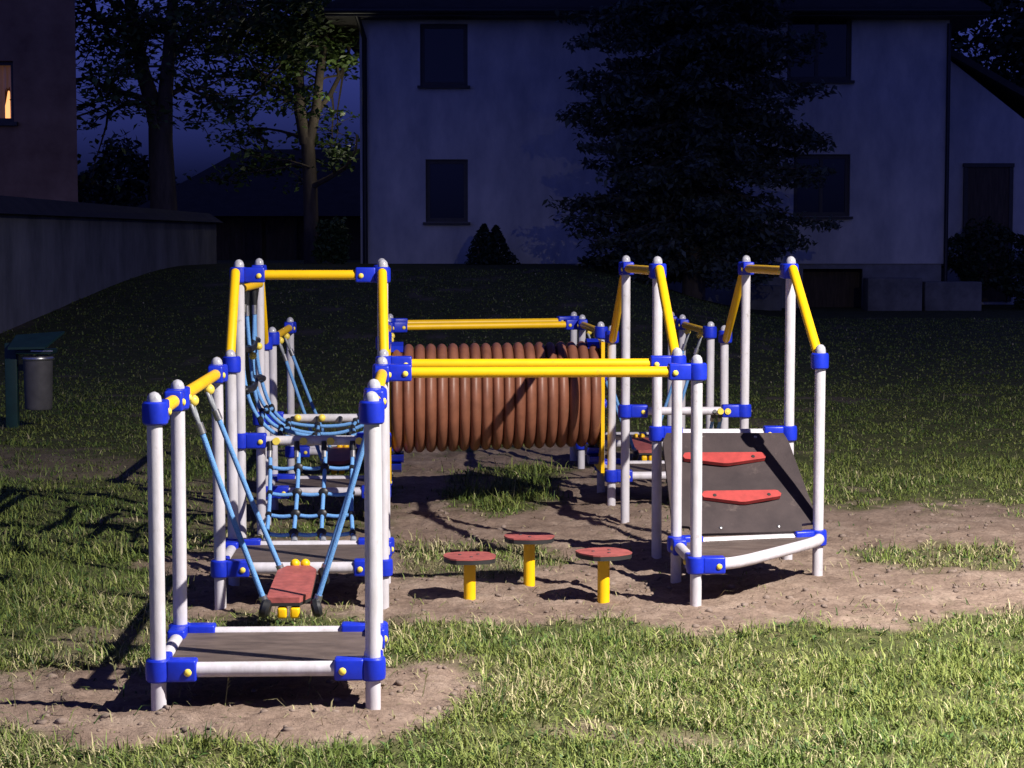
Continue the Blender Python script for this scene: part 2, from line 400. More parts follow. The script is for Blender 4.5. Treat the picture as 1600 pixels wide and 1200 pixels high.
# ================================================================== climbing frame
def Lx(y): return -1.227-.0505*(y-6.574)
def Mx(y): return -.486-.0502*(y-6.6)
def Nx(y): return .851-.0605*(y-8.8)
def Rx(y): return 1.47-.0480*(y-10.14)
ZD, ZT, ZB = .19, 1.085, .67
frame = thing('climbing_frame', (0, 10.5, 0), 'white post and yellow rail playground climbing frame with brown tunnel, standing on bare soil', 'climbing frame')
POST = {}
for r, ya, yb, top in (('A',6.58,7.20,1.15),('B',8.70,9.35,1.15),('T',9.76,11.05,1.585),('C',11.45,12.05,1.15),('D',13.75,14.45,1.15)):
    POST[r+'1'] = (Lx(ya), ya, top); POST[r+'2'] = (Lx(yb), yb, top); POST[r+'3'] = (Mx(ya), ya+.03, top); POST[r+'4'] = (Mx(yb), yb+.03, top)
for r, ya, yb, top in (('R',8.80,9.43,1.155),('S',10.14,11.55,1.60),('U',12.28,12.92,1.15),('V',14.3,14.95,1.15)):
    POST[r+'1'] = (Nx(ya), ya, top); POST[r+'2'] = (Nx(yb), yb, top); POST[r+'3'] = (Rx(ya), ya+.02, top); POST[r+'4'] = (Rx(yb), yb+.02, top)
del POST['R4'], POST['D2']; POST['T3'] = (POST['T3'][0]-.018, *POST['T3'][1:]); POST['T4'] = (POST['T4'][0]-.045, *POST['T4'][1:]); POST.update({k: (POST[k][0]-.042, *POST[k][1:]) for k in ('C3','C4','D3','D4')}); POST['R3'] = (1.548, 9.64, 1.16)
PO = {}
PR = .0268
for k, (x, y, top) in POST.items():
    lx, ly = random.uniform(-.006, .006), random.uniform(-.006, .006)
    o = MB().tube([(x, y, ground_z(x, y)-.03), (x+lx*.5, y+ly*.5, .6), (x+lx, y+ly, top-.035)], PR, 20).build('post', 'white', frame)
    MB().lathe([(PR*.99, -.035), (PR*.97, -.02), (PR*.85, -.006), (PR*.55, .004), (PR*.2, .008), (0.0, .009)], (x+lx, y+ly, top), n=20).build('post_cap', 'cap', o, 60)
    PO[k] = o
def xy(k, z=0): return Vector((POST[k][0], POST[k][1], z))
SOCK = {}
def socket(k, z, d): SOCK.setdefault((k, round(z, 3)), []).append(d.normalized())
def join(a, b, z, m, name, r=.0245, gap=.12, z2=None):
    z2 = z if z2 is None else z2
    p, q = xy(a, z), xy(b, z2); d = (q-p).normalized()
    socket(a, z, d); socket(b, z2, -d)
    if (q-p).length > 2*gap+.03:
        MB().tube([p+d*(gap-.03), (p+q)/2, q-d*(gap-.03)], r, 18).build(name, m, frame)
join('D1','D3', ZD, 'white', 'deck_beam', .0265); join('D3','D4', ZD, 'white', 'deck_beam', .0265); join('D4','D1', ZD, 'white', 'deck_beam', .0265)
for r in 'ABCUV':                                   # deck beams round each platform
    for a, b in (('1','3'),('3','4'),('4','2'),('2','1')): join(r+a, r+b, ZD, 'white', 'deck_beam', .0265)
join('R1','R2', ZD, 'white', 'deck_beam', .0265); join('R2','R3', ZD, 'white', 'deck_beam', .0265)
for a, b in (('T1','T3'),('T2','T4'),('S1','S3'),('S2','S4')): join(a, b, ZB, 'white', 'cross_bar', .0245)
for a, b in (('A1','A2'),('A2','B1'),('A3','A4'),('A4','B3'),('B3','R1'),('B4','R2'),('C2','D1'),('C4','D3'),
             ('D3','V1'),('D4','V2'),('U2','V1'),('U4','V3'),('V3','V4')):
    join(a, b, ZT, 'yellow', 'handrail')
for a, b in (('T1','T3'),('T1','T2')): join(a, b, 1.515, 'yellow', 'handrail')
for a, b in (('S1','S2'),('S3','S4')): join(a, b, 1.53, 'yellow', 'handrail')
for k, z in (('R3', ZT),('B2',ZT),('U1',ZT),('U3',ZT),('T4',1.515),('T3',1.515),('C3',ZT),('B3',ZT),('R2',ZT),('C1',ZT),('V4',ZT),('T2',1.515)):
    SOCK.setdefault((k, z), [])
def slope(hi, lo, zh, zl, side):
    p, q = xy(hi, zh), xy(lo, zl); d = Vector((q.x-p.x, q.y-p.y, 0)).normalized()
    p += d*.05+Vector((side,0,0)); q -= d*.035-Vector((side,0,0))
    MB().tube([p, p*.5+q*.5, q], .0245, 18, dome=True).build('sloping_handrail', 'yellow', frame)
slope('T1','B2',1.525,1.10,-.012); slope('T3','B4',1.525,1.10,0); slope('T2','C1',1.50,1.10,.0); slope('T4','C3',1.50,1.10,.0)
slope('S1','R2',1.54,1.10,.0); slope('S3','R3',1.54,1.12,.0); slope('S2','U1',1.52,1.07,.0); slope('S4','U3',1.52,1.07,.0)
for (k, z), dirs in SOCK.items():                     # the blue clamps
    p = xy(k, z); m = MB()
    m.lathe([(PR+.001,-.040),(.038,-.040),(.0435,-.034),(.045,-.02),(.045,.02),(.0435,.034),(.038,.040),(PR+.001,.040)], p, n=24)
    caps = []
    for d in dirs:
        side = Vector((d.y, -d.x, 0))
        if abs(d.x) > abs(d.y): side = side if side.y < 0 else -side
        else: side = side if (side.x > 0) == (p.x < 0) else -side
        m.box(p+d*.082, (.052, .0335, .0385), .009, (d, Vector((-d.y, d.x, 0)), Vector((0,0,1))))
        caps.append((p+d*.105+side*.0325-Vector((0,0,.004)), side))
    c = m.build('clamp', 'blue', PO[k], 35)
    # a clamp is a piece of its post, its bolt caps are drawn into the clamp's own mesh colours below
    me = c.data; me.materials.append(M['bolt'])
    if caps:
        bm = bmesh.new(); bm.from_mesh(me); o0 = frame.location
        for q, s_ in caps:
            mm = MB().lathe([(.0135,0),(.0135,.004),(.011,.008),(.006,.0105),(0.,.011)], q-o0, s_, 14)
            vv = [bm.verts.new(v) for v in mm.v]
            for f_ in mm.f:
                fc = bm.faces.new([vv[i] for i in f_]); fc.material_index = 1; fc.smooth = True
        bm.normal_update(); bm.to_mesh(me); bm.free()
# decks
def deck(corners, z=.200, ins=.035):
    c = sum(corners, Vector())/len(corners)
    pts = [Vector((p.x+(c.x-p.x)*ins*2.2, p.y+(c.y-p.y)*ins*2.2, z)) for p in corners]
    MB().prism(pts, (0,0,-.018)).build('deck_board', 'deck', frame, 20)
for r in 'ABCUV': deck([xy(r+k) for k in '1342'])
deck([xy('D1'), xy('D3'), xy('D4')])
# the skew platform with its bent front beam
r1, r2, r3 = xy('R1', ZD), xy('R2', ZD), xy('R3', ZD)
bend = Vector((1.04, 8.86, ZD))
socket('R1', ZD, Vector((1, .08, 0)))
pts = [r1+Vector((.10,.004,0)), Vector((.99,8.835,ZD)), Vector((1.02,8.85,ZD)), Vector((1.06,8.885,ZD)), Vector((1.13,8.965,ZD)), Vector((1.30,9.19,ZD)), Vector((1.46,9.41,ZD)), Vector((1.525,9.52,ZD)), Vector((1.545,9.585,ZD))]
MB().tube(pts, .0275, 18, dome=True).build('bent_beam', 'white', frame)
cl = MB(); pz = xy('R1', ZD); d = Vector((1,.03,0)).normalized()
cl.box(pz+d*.082, (.052,.0345,.0392), .009, (d, Vector((-d.y,d.x,0)), Vector((0,0,1))))
cc = cl.build('clamp', 'blue', PO['R1'], 35)
MB().lathe([(.0135,0),(.0135,.004),(.011,.008),(.006,.0105),(0.,.011)], pz+d*.105+Vector((0,-.0335,-.004)), (0,-1,0), 14).build('bolt_cap', 'bolt', PO['R1'])
deck([r1, Vector((1.02,8.86,0)), Vector((1.30,9.2,0)), Vector((1.53,9.55,0)), r3, r2], .200, .02)

# climbing panel
def panel():
    bl, br_ = Vector((.835, 9.50, .215)), Vector((1.545, 9.62, .215))
    tl, tr = Vector((.80, 10.10, .672)), Vector((1.44, 10.10, .672))
    def P(u, v, w=0):
        p = (bl*(1-u)+br_*u)*(1-v)+(tl*(1-u)+tr*u)*v
        return p+nrm*w
    nrm = (br_-bl).cross(tl-bl).normalized()
    if nrm.z < 0: nrm = -nrm
    out = [(.10,-.0),(.88,-.0),(.895,.07),(1.02,.085),(1.0,.9),(.98,.985),(.02,.985),(-.02,.9),(-.045,.085),(.075,.07)]
    o = MB().prism([P(u, v, 0) for u, v in out], nrm*.018).build('climbing_panel', 'panel', frame, 20)
    for v0, u0, u1, dz in ((.70,.11,.77,0),(.32,.20,.80,0)):
        m = MB(); hh = .052
        um = (u0+u1)/2
        shp = [(u0+.012, v0-.005),(um-.02, v0-.055),(um+.02, v0-.055),(u1-.012, v0-.005),(u1, v0+.02),(u1-.02, v0+.052),(u1-.04, v0+.056),(u0+.04, v0+.056),(u0+.02, v0+.052),(u0, v0+.02)]
        m.prism([P(u, v, .0185) for u, v in shp], nrm*.021)
        h = m.build('foothold', 'red', o, 30)
        for uu in (.16, .84):
            p = P(u0+(u1-u0)*uu, v0+.012, .0395); MB().lathe([(.010,0),(.009,.0025),(.004,.003),(0.,.003)], p, nrm, 12).build('screw', 'core', h)
    for u, v in ((.30,.05),(.72,.05),(.30,.95),(.74,.94)):
        MB().lathe([(.009,0),(.009,.003),(.005,.006),(0.,.006)], P(u, v, .0182), nrm, 12).build('screw', 'steel', o)
panel()

# tunnel
def tunnel():
    a = Vector((Mx(11.75)-.005, 11.95, .712)); b = Vector((Nx(12.6)-.07, 12.40, .712)); d = b-a; Lg = d.length; nr = 19; p = Lg/nr
    prof = []
    for i in range(nr):
        for t in np.linspace(0, 1, 11)[:-1]:
            prof.append((.300+.040*math.sqrt(max(0., math.sin(math.pi*t)))+(.002 if i % 2 else 0), (i+t)*p))
    prof.append((.300, Lg))
    inner = [(.288, Lg), (.288, 0)]
    du = d.normalized(); up = Vector((0,0,1)); ax = Vector((-.05, 1, 0)).normalized(); n = 56; tm = MB(); full = prof+inner+[prof[0]]
    tm.add([a+du*h+(ax*math.cos(2*math.pi*k/n)+up*math.sin(2*math.pi*k/n))*r for r, h in full for k in range(n)],
           [(i*n+k, i*n+(k+1) % n, (i+1)*n+(k+1) % n, (i+1)*n+k) for i in range(len(full)-1) for k in range(n)])
    tm.build('tunnel', 'brown', frame, 50)
    for e, s_, yc, xf in ((a, 1, 11.75, Mx), (b, -1, 12.6, Nx)):
        # square end board with a round hole, built as a ring of faces
        m = MB(); n = 40; pn = Vector((1, .05, 0)).normalized(); ax = Vector((-.05, 1, 0)).normalized(); c = e-du*s_*.015; t = .011
        hw, hb, ht = .25, .49, .345
        inn, outr = [], []
        for k in range(n):
            w = 2*math.pi*k/n; cx, cz = math.cos(w), math.sin(w)
            inn.append(ax*cx*.22+up*cz*.285)
            q = min(hw/abs(cx) if abs(cx) > 1e-6 else 9, (ht if cz > 0 else hb)/abs(cz) if abs(cz) > 1e-6 else 9); outr.append(ax*cx*q+up*cz*q)
        vs = [c+v-pn*t for v in inn]+[c+v-pn*t for v in outr]+[c+v+pn*t for v in inn]+[c+v+pn*t for v in outr]; fs = []
        for k in range(n):
            j = (k+1) % n
            fs += [(k, j, n+j, n+k), (2*n+k, 3*n+k, 3*n+j, 2*n+j), (k, 2*n+k, 2*n+j, j), (n+k, n+j, 3*n+j, 3*n+k)]
        m.add(vs, fs); bd = m.build('end_board', 'yellow', frame, 30)
        for zz in (.30, -.34):                        # blue brackets that carry the tube
            br_ = MB(); q0 = c+du*s_*.012
            arc = [(-.13, 0), (-.10, -.035), (-.04, -.055), (.04, -.055), (.10, -.035), (.13, 0)]
            sg = 1 if zz < 0 else -1
            pts = [q0+ax*u+up*(zz+sg*w) for u, w in arc]
            br_.prism(pts, pn*s_*.075); br_.build('tunnel_bracket', 'blue', bd, 30)
            if zz < 0:
                b2 = MB(); b2.prism([q0+ax*u*.9+up*(zz+sg*w-.06) for u, w in arc], pn*s_*.06); b2.build('tunnel_bracket', 'blue', bd, 30)
        for zz in (.12, -.05):
            MB().lathe([(.032,0),(.032,.010),(.02,.018),(0.,.02)], c-pn*s_*.011-ax*.21+up*zz, -pn*s_, 16).build('end_plug', 'blue', bd)
tunnel()

# rope nets
def connector(p, par, r=.024, d=(0,-1,0)):
    MB().lathe([(0.,-.014),(r*.7,-.013),(r,-.006),(r,.006),(r*.7,.013),(0.,.014)], p, d, 14).build('rope_connector', 'rubber', par)
def net(al, ar, bl, br_, zt, zb, fr=(.21,.40,.59,.79), rows=(.24,.47,.69,.90)):
    """rope net between a high bar (al-ar) and a low bar (bl-br)"""
    tl = al.copy(); tr = ar.copy()
    m = MB(); cps = []; tops = []; feet = []
    def P(u, v, bow=0):
        p = (tl*(1-u)+tr*u)*(1-v)+(bl*(1-u)+br_*u)*v
        ww = zt+(zb-zt)*v; return Vector((p.x, p.y, ww-.03*math.sin(math.pi*v)+bow))
    for i, u in enumerate(fr):
        pts = [P(u+.012*math.sin(3*v+i), v) for v in np.linspace(.10, .96, 9)]
        m.tube(pts, .0105, 10); tops.append(u); feet.append(u)
        for v in rows: cps.append((P(u+.012*math.sin(3*v+i), v), i in (0, len(fr)-1)))
    for v in rows:
        for i in range(len(fr)-1):
            a_, b_ = fr[i], fr[i+1]
            pts = [P(a_+(b_-a_)*t+.012*math.sin(3*v+i), v, -.010*math.sin(math.pi*t)+(.006 if v == rows[0] else 0)) for t in np.linspace(0, 1, 7)]
            m.tube(pts, .0098, 10)
    o = m.build('climbing_net', 'rope', frame)
    for p, edge in cps: connector(p, o, .017 if edge else .026)
    for u in tops:
        q = P(u, 0); d = (P(u, .12)-q).normalized()
        MB().tube([q+Vector((0,-.03,0)), q+d*.06], [.012, .016], 10).build('net_strap', 'rubber', o)
        MB().tube([q+d*.06, q+d*.105], .0145, 10).build('ferrule', 'steel', o)
        w = Vector((.035, -.012, .0)); MB().tube([q+w+Vector((0,-.028,.0)), q+w+Vector((0,0,.0))], .019, 12).build('net_hook', 'bolt', o)
    for u in feet:
        q = P(u, .93); e = P(u, 1.0); MB().tube([q, e], [.013, .017], 10).build('ferrule', 'grey', o)
net(xy('T1'), xy('T3'), xy('B2'), xy('B4'), ZB, ZD+.02)
net(xy('S2'), xy('S4'), xy('U1'), xy('U3'), ZB, ZD+.02, (.75, .81), (.4,.8))
def hammock():
    """the curved net that closes one side of the tower and sags into its floor"""
    prof = [(.0,1.43),(.0,1.26),(.003,1.09),(.012,.95),(.04,.83),(.09,.74),(.17,.675),(.32,.64),(.50,.64),(.69,.70)]
    def S(t, y):
        t = t*(len(prof)-1); i = min(int(t), len(prof)-2); f_ = t-i
        q = [prof[min(max(i+k, 0), len(prof)-1)] for k in (-1, 0, 1, 2)]
        cr = lambda a, b, c, d: .5*(2*b+(c-a)*f_+(2*a-5*b+4*c-d)*f_*f_+(3*b-a-3*c+d)*f_**3)
        u = cr(*[v[0] for v in q]); z = cr(*[v[1] for v in q])
        return Vector((Lx(y)+u+.010*math.sin(t*1.1+y*9), y, z+.012*math.sin(t*.9+y*7)))
    m = MB(); ysn = (10.02, 10.3, 10.58, 10.84); tt = (.20, .36, .53, .68, .80, .92)
    for y in ysn:
        m.tube([S(t, y) for t in np.linspace(.03, 1, 44)], .0105, 10)
    for t in tt:
        m.tube([S(t, y) for y in np.linspace(ysn[0], ysn[-1], 8)], .0098, 10)
    o = m.build('curved_net', 'rope', frame)
    for t in (.20, .36): MB().tube([S(t, y)+Vector((.004,0,0)) for y in np.linspace(ysn[0]-.05, ysn[-1]+.05, 9)], .019, 10, dome=True).build('net_sleeve', 'rubber', o)
    for t in tt:
        for y in ysn: connector(S(t, y), o, .027, (1,0,.3))
    for y in ysn:
        p = S(0, y); MB().tube([p, S(.06, y)], [.02,.014], 10).build('net_strap', 'rubber', o)
        MB().tube([S(.06, y), S(.09, y)], .0145, 10).build('ferrule', 'steel', o)
    y0, y1 = 9.84, 10.97
    MB().tube([(Lx(y0)+.01, y0, 1.445), (Lx(y1)+.01, y1, 1.445)], .020, 14).build('net_bar', 'yellow', frame)
    for y, t in ((10.25, .23), (10.8, .23)):
        MB().ball(S(t, y)+Vector((.022,-.01,.01)), .021).build('net_hook', 'bolt', o)
    q0, q1 = xy('T2', ZB), xy('T4', ZB)
    for k, f_ in enumerate((.27, .47, .66, .82)):       # straps to the far bar
        p = q0.lerp(q1, f_); e = Vector((p.x+.01, 10.84, .655))
        MB().tube([p+Vector((0,-.027,.0)), p*.5+e*.5+Vector((0,0,-.015)), e], [.016,.012,.012], 10).build('net_strap', 'rubber', o)
        if k < 2: MB().ball(p+Vector((.028,-.03,.004)), .022).build('net_hook', 'bolt', o)
hammock()

# ------------------------------------------------------------------ hanging steps
def hanging_step():
    y0 = 7.93
    t = thing('hanging_step', ((Lx(y0)+Mx(y0))/2, y0, .2), 'red hanging step on blue ropes in front, between the nearest two platforms', 'hanging step', 'rope hung steps between platforms')
    c = Vector((Lx(y0)+.388, y0+.03, .235))
    f_, bk = .29, .33
    m = MB(); ex = Vector((1, .05, 0)).normalized(); ey = Vector((-.05, 1, .045)).normalized(); nz = ex.cross(ey)
    shp = [(-.080,-f_),(.045,-f_),(.085,-f_+.09),(.085,bk-.08),(.055,bk),(-.045,bk),(-.080,bk-.09),(-.088,-f_+.02)]
    base = [c+ex*(u-.01)+ey*v for u, v in shp]
    pl = m.prism(base, nz*.022).build('step_plate', 'faded', t, 25)
    MB().prism([p-nz*.0135 for p in base], nz*.013).build('plate_core', 'core', pl, 25)
    for v in (-f_+.02, bk-.02):
        for q_ in (-.026, .026): MB().box(c+ex*(q_-.01)+ey*v-nz*.042, (.019,.028,.022), .009, (ex, ey, nz)).build('spacer', 'yellow', t)
    for q_ in (-.022, .022): MB().ball(c+ex*q_+ey*(bk+.02)+nz*.025, .022).build('spacer', 'yellow', t)
    for v in (-.30, .30):
        y = y0+v
        for s_, xf, ux in ((-1, Lx, -.100 if v < 0 else -.072), (1, Mx, .065)):
            top = Vector((xf(y), y+.02*s_, ZT-.035)); bot = c+ex*(ux+.02)+ey*v-nz*.062
            d = (bot-top).normalized(); q = top+d*.10; r = bot-d*.07
            MB().tube([q, (q+r)/2+Vector((.003*s_,0,-.004)), r], .0112, 12).build('rope', 'rope', t)
            MB().tube([q-d*.0, q+d*.045], .0165, 12).build('ferrule', 'steel', t); MB().tube([r-d*.03, r+d*.012], .0165, 12).build('ferrule', 'steel', t)
            lp = MB(); side = d.cross(Vector((1, 0, 0))).normalized()
            lp.tube([q+d*.01, q-d*.04+side*.019, q-d*.085+side*.014, q-d*.10, q-d*.085-side*.014, q-d*.04-side*.019, q+d*.01], .0085, 10); lp.build('rope_eye', 'grey', t)
            MB().ball(top+Vector((-.012*s_, 0, -.004)), .024).build('swivel', 'bolt', t)
            MB().lathe([(0.,-.022),(.028,-.02),(.038,-.01),(.039,.007),(.03,.018),(0.,.022)], bot-d*.048+ex*.006*s_-ey*.012, (s_,.1,.25), 16).build('bumper', 'rubber', t)
    return t
hs = hanging_step()
def mid(y, fx, gx): return ((fx(y)+gx(y))/2, y, .2)
o0 = hs.location.copy()
copy_thing(hs, mid(12.9, Lx, Mx), 'far hanging step on blue ropes behind the rope net tower')
copy_thing(hs, mid(13.62, Nx, Rx), 'farthest hanging step low behind the dark climbing panel')

# ------------------------------------------------------------------ stepping stools
def stool(x, y, h, ang, label):
    z0 = ground_z(x, y)
    t = thing('stepping_stool', (x, y, z0), label, 'stepping stool', 'low stepping stools on the bare soil')
    MB().tube([(x, y, z0-.03), (x, y, h-.022)], .0285, 22).build('post', 'yellow', t)
    def oct_(r, z):
        pts = []
        for k in range(8):
            a_ = ang+k*math.pi/4; rr = r*(1.0 if k % 2 else .93)
            for e in (-.13, .13): pts.append((x+rr*math.cos(a_+e), y+rr*.97*math.sin(a_+e), z))
        return pts
    tp = MB().prism(oct_(.134, h-.007), (0,0,.007)).build('step_top', 'faded', t, 25)
    MB().prism(oct_(.1325, h-.027), (0,0,.0198)).build('step_core', 'core', tp, 25)
    MB().lathe([(.06,-.034),(.06,-.0275)], (x,y,h), n=18).build('flange', 'metal_dark', t)
    for k in range(3):
        a_ = ang+.5+k*2.09; MB().lathe([(.009,0.0),(.008,.0022),(.003,.0025),(0.,.0025)], (x+.05*math.cos(a_), y+.05*math.sin(a_), h), n=10).build('screw', 'metal_dark', tp)
stool(-.200, 8.98, .205, .2, 'left red topped stepping stool on a yellow post, nearest the pillars')
stool(.085, 9.38, .240, .05, 'middle red topped stepping stool, set farther back than the two beside it')
stool(.430, 8.93, .232, .5, 'right red topped stepping stool, nearest the dark climbing panel')

# ------------------------------------------------------------------ litter bin
def litter_bin():
    x, y = -4.32, 17.65; z0 = ground_z(x, y)
    t = thing('litter_bin', (x, y, z0), 'dim steel litter bin with green roof and green post at left edge of lawn', 'litter bin')
    MB().box((x-.30, y+.05, .36), (.055,.04,.42), .006).build('post', 'bin_green', t)
    MB().lathe([(.0,.17),(.115,.17),(.125,.19),(.135,.62),(.14,.64),(.135,.66),(.12,.66),(.115,.3)], (x-.045, y, 0), n=28).build('bucket', 'bin_grey', t)
    MB().lathe([(.143,.625),(.148,.635),(.148,.645),(.143,.655)], (x-.045, y, 0), n=28).build('rim', 'steel', t)
    a_ = [(x-.27,y-.2,.75),(x+.07,y-.2,.755),(x+.17,y+.15,.885),(x-.28,y+.15,.85)]
    MB().prism(a_, (0,0,-.02)).build('roof', 'bin_green', t)
    MB().box((x-.06, y+.02, .705), (.16,.13,.022), .006).build('hood', 'bin_green', t)
    MB().box((x+.02, y-.117, .712), (.10,.005,.006), .001).build('trim', 'steel', t)
    MB().box((x-.18, y+.06, .55), (.12,.012,.03)).build('bracket', 'bin_green', t)
litter_bin()

# ================================================================== buildings
HD = 46.0                                            # distance of the house front
SC = HD/F
def house():
    t = thing('house', (3.4, HD, .2), 'pale plastered two storey house with dark eaves behind the spruce', 'house')
    x0, x1 = D(563,300,HD).x, D(1480,300,HD).x
    zt = D(800,24,HD).z; zb = D(800,412,HD).z
    dep = 9.0
    wins = [(657,731,37,134),(665,731,249,347),(1228,1328,25,126),(1240,1328,241,338)]
    W = [(D(a,300,HD).x, D(b,300,HD).x, D(800,d_,HD).z, D(800,c,HD).z) for a, b, c, d_ in wins]
    # front wall as a grid with real openings
    xsn = sorted({x0, x1, *[w[0] for w in W], *[w[1] for w in W]}); zsn = sorted({zb, zt, *[w[2] for w in W], *[w[3] for w in W]})
    m = MB()
    for i in range(len(xsn)-1):
        for j in range(len(zsn)-1):
            cx, cz = (xsn[i]+xsn[i+1])/2, (zsn[j]+zsn[j+1])/2
            if any(w[0] < cx < w[1] and w[2] < cz < w[3] for w in W): continue
            m.quad((xsn[i],HD,zsn[j]),(xsn[i+1],HD,zsn[j]),(xsn[i+1],HD,zsn[j+1]),(xsn[i],HD,zsn[j+1]))
    for w in W:                                       # reveals
        a_, b_, c_, d_ = w; q = HD+.16
        m.quad((a_,HD,c_),(a_,q,c_),(a_,q,d_),(a_,HD,d_)); m.quad((b_,HD,c_),(b_,HD,d_),(b_,q,d_),(b_,q,c_))
        m.quad((a_,HD,d_),(a_,q,d_),(b_,q,d_),(b_,HD,d_)); m.quad((a_,HD,c_),(b_,HD,c_),(b_,q,c_),(a_,q,c_))
    m.quad((x0,HD,zb),(x0,HD,zt),(x0,HD+dep,zt),(x0,HD+dep,zb)); m.quad((x1,HD,zb),(x1,HD+dep,zb),(x1,HD+dep,zt),(x1,HD,zt))
    m.quad((x0,HD+dep,zb),(x0,HD+dep,zt),(x1,HD+dep,zt),(x1,HD+dep,zb))
    m.build('wall', 'plaster', t, 20)
    for k, w in enumerate(W):
        a_, b_, c_, d_ = w; y = HD+.13
        fr = MB(); fw = .05
        fr.box(((a_+b_)/2, y, c_+fw), ((b_-a_)/2, .03, fw)); fr.box(((a_+b_)/2, y, d_-fw), ((b_-a_)/2, .03, fw))
        fr.box((a_+fw, y, (c_+d_)/2), (fw, .03, (d_-c_)/2-2*fw)); fr.box((b_-fw, y, (c_+d_)/2), (fw, .03, (d_-c_)/2-2*fw))
        if k >= 2: fr.box(((a_+b_)/2-.05*(k == 2), y-.003, (c_+d_)/2), (.04, .027, (d_-c_)/2-2*fw))
        f_ = fr.build('window', 'frame', t, 20)
        MB().box(((a_+b_)/2, y+.01, (c_+d_)/2), ((b_-a_)/2-2*fw, .006, (d_-c_)/2-2*fw)).build('pane', 'glass', f_, 20)
        MB().box(((a_+b_)/2, HD-.05, c_-.035), ((b_-a_)/2+.06, .09, .03)).build('sill', 'frame', f_, 20)
    # plinth with basement opening
    px0, px1 = D(1255,450,HD).x, D(1348,450,HD).x; pzt = D(800,420,HD).z
    pm = MB(); pm.box(((x0+px0)/2, HD+.11, zb/2-.35), ((px0-x0)/2, .06, zb/2+.35)); pm.box(((px1+x1-.1)/2, HD+.11, zb/2-.35), ((x1-.1-px1)/2, .06, zb/2+.35))
    pm.box(((px0+px1)/2, HD+.11, (pzt+zb)/2), ((px1-px0)/2, .058, (zb-pzt)/2)); pm.build('plinth', 'plinth', t, 20)
    MB().box(((px0+px1)/2, HD+.7, pzt/2-.35), ((px1-px0)/2+.1, .04, pzt/2+.35)).build('basement_door', 'wood', t, 20)
    # hipped roof with wide eaves
    ov = .75; e0, e1, yA, yB = x0-ov, x1+ov, HD-ov, HD+dep+ov; ze = zt-.10; rz = zt+3.6
    rm = MB(); A = [(e0,yA,ze),(e1,yA,ze),(e1,yB,ze),(e0,yB,ze),(e0+4,(yA+yB)/2,rz),(e1-4,(yA+yB)/2,rz)]
    A2 = [(a_,b_,c_+.22) for a_, b_, c_ in A[:4]]
    rm.add(A+A2, [(0,1,2,3),(0,6,7,1),(1,7,8,2),(2,8,9,3),(3,9,6,0),(6,4,5,7),(7,5,8),(8,5,4,9),(9,4,6)])
    rf = rm.build('roof', 'tile', t, 20)
    MB().tube([(e0,yA-.06,ze+.12),(e1,yA-.06,ze+.12)], .085, 10).build('gutter', 'metal_dark', rf)
    xp = D(571,300,HD).x
    MB().tube([(xp-.15,yA,ze+.1),(xp-.1,HD-.3,ze-.1),(xp,HD-.09,ze-.45),(xp,HD-.09,.9)], .06, 10).build('downpipe', 'metal_dark', t)
    MB().tube([(x1-.03,HD-.08,ze-.1),(x1-.03,HD-.08,.6)], .05, 10).build('downpipe', 'metal_dark', t)
house()
def annex():
    y = HD+3.0
    t = thing('side_building', D(1560,400,y), 'low gabled side building with a dark door at right of the pale house', 'outbuilding')
    g = lambda px, py: D(px, py, y)
    c = [g(1478,440), g(1900,440), g(1900,330), g(1600,186), g(1482,92), g(1478,92)]
    zb = .2; c[0].z = zb; c[1].z = zb
    MB().prism(c, (0,5,0)).build('wall', 'plaster', t, 20)
    p, q = g(1478,86), g(1900,325)
    MB().prism([p+Vector((0,-.3,0)), q+Vector((0,-.3,0)), q+Vector((0,5.3,0)), p+Vector((0,5.3,0))], (0,0,.18)).build('roof', 'tile', t, 20)
    a_, b_ = g(1510,350), g(1576,262); zf = .3
    f_ = MB().box(((a_.x+b_.x)/2, y-.02, (zf+b_.z)/2), ((b_.x-a_.x)/2, .05, (b_.z-zf)/2)).build('door', 'wood', t, 20)
    w = MB(); xm = (a_.x+b_.x)/2
    w.box((xm, y-.04, b_.z+.06), ((b_.x-a_.x)/2+.12, .08, .05)); w.box((a_.x-.05, y-.04, (zf+b_.z)/2), (.05,.07,(b_.z-zf)/2)); w.box((b_.x+.05, y-.04, (zf+b_.z)/2), (.05,.07,(b_.z-zf)/2))
    w.build('door_frame', 'frame', f_, 20)
annex()
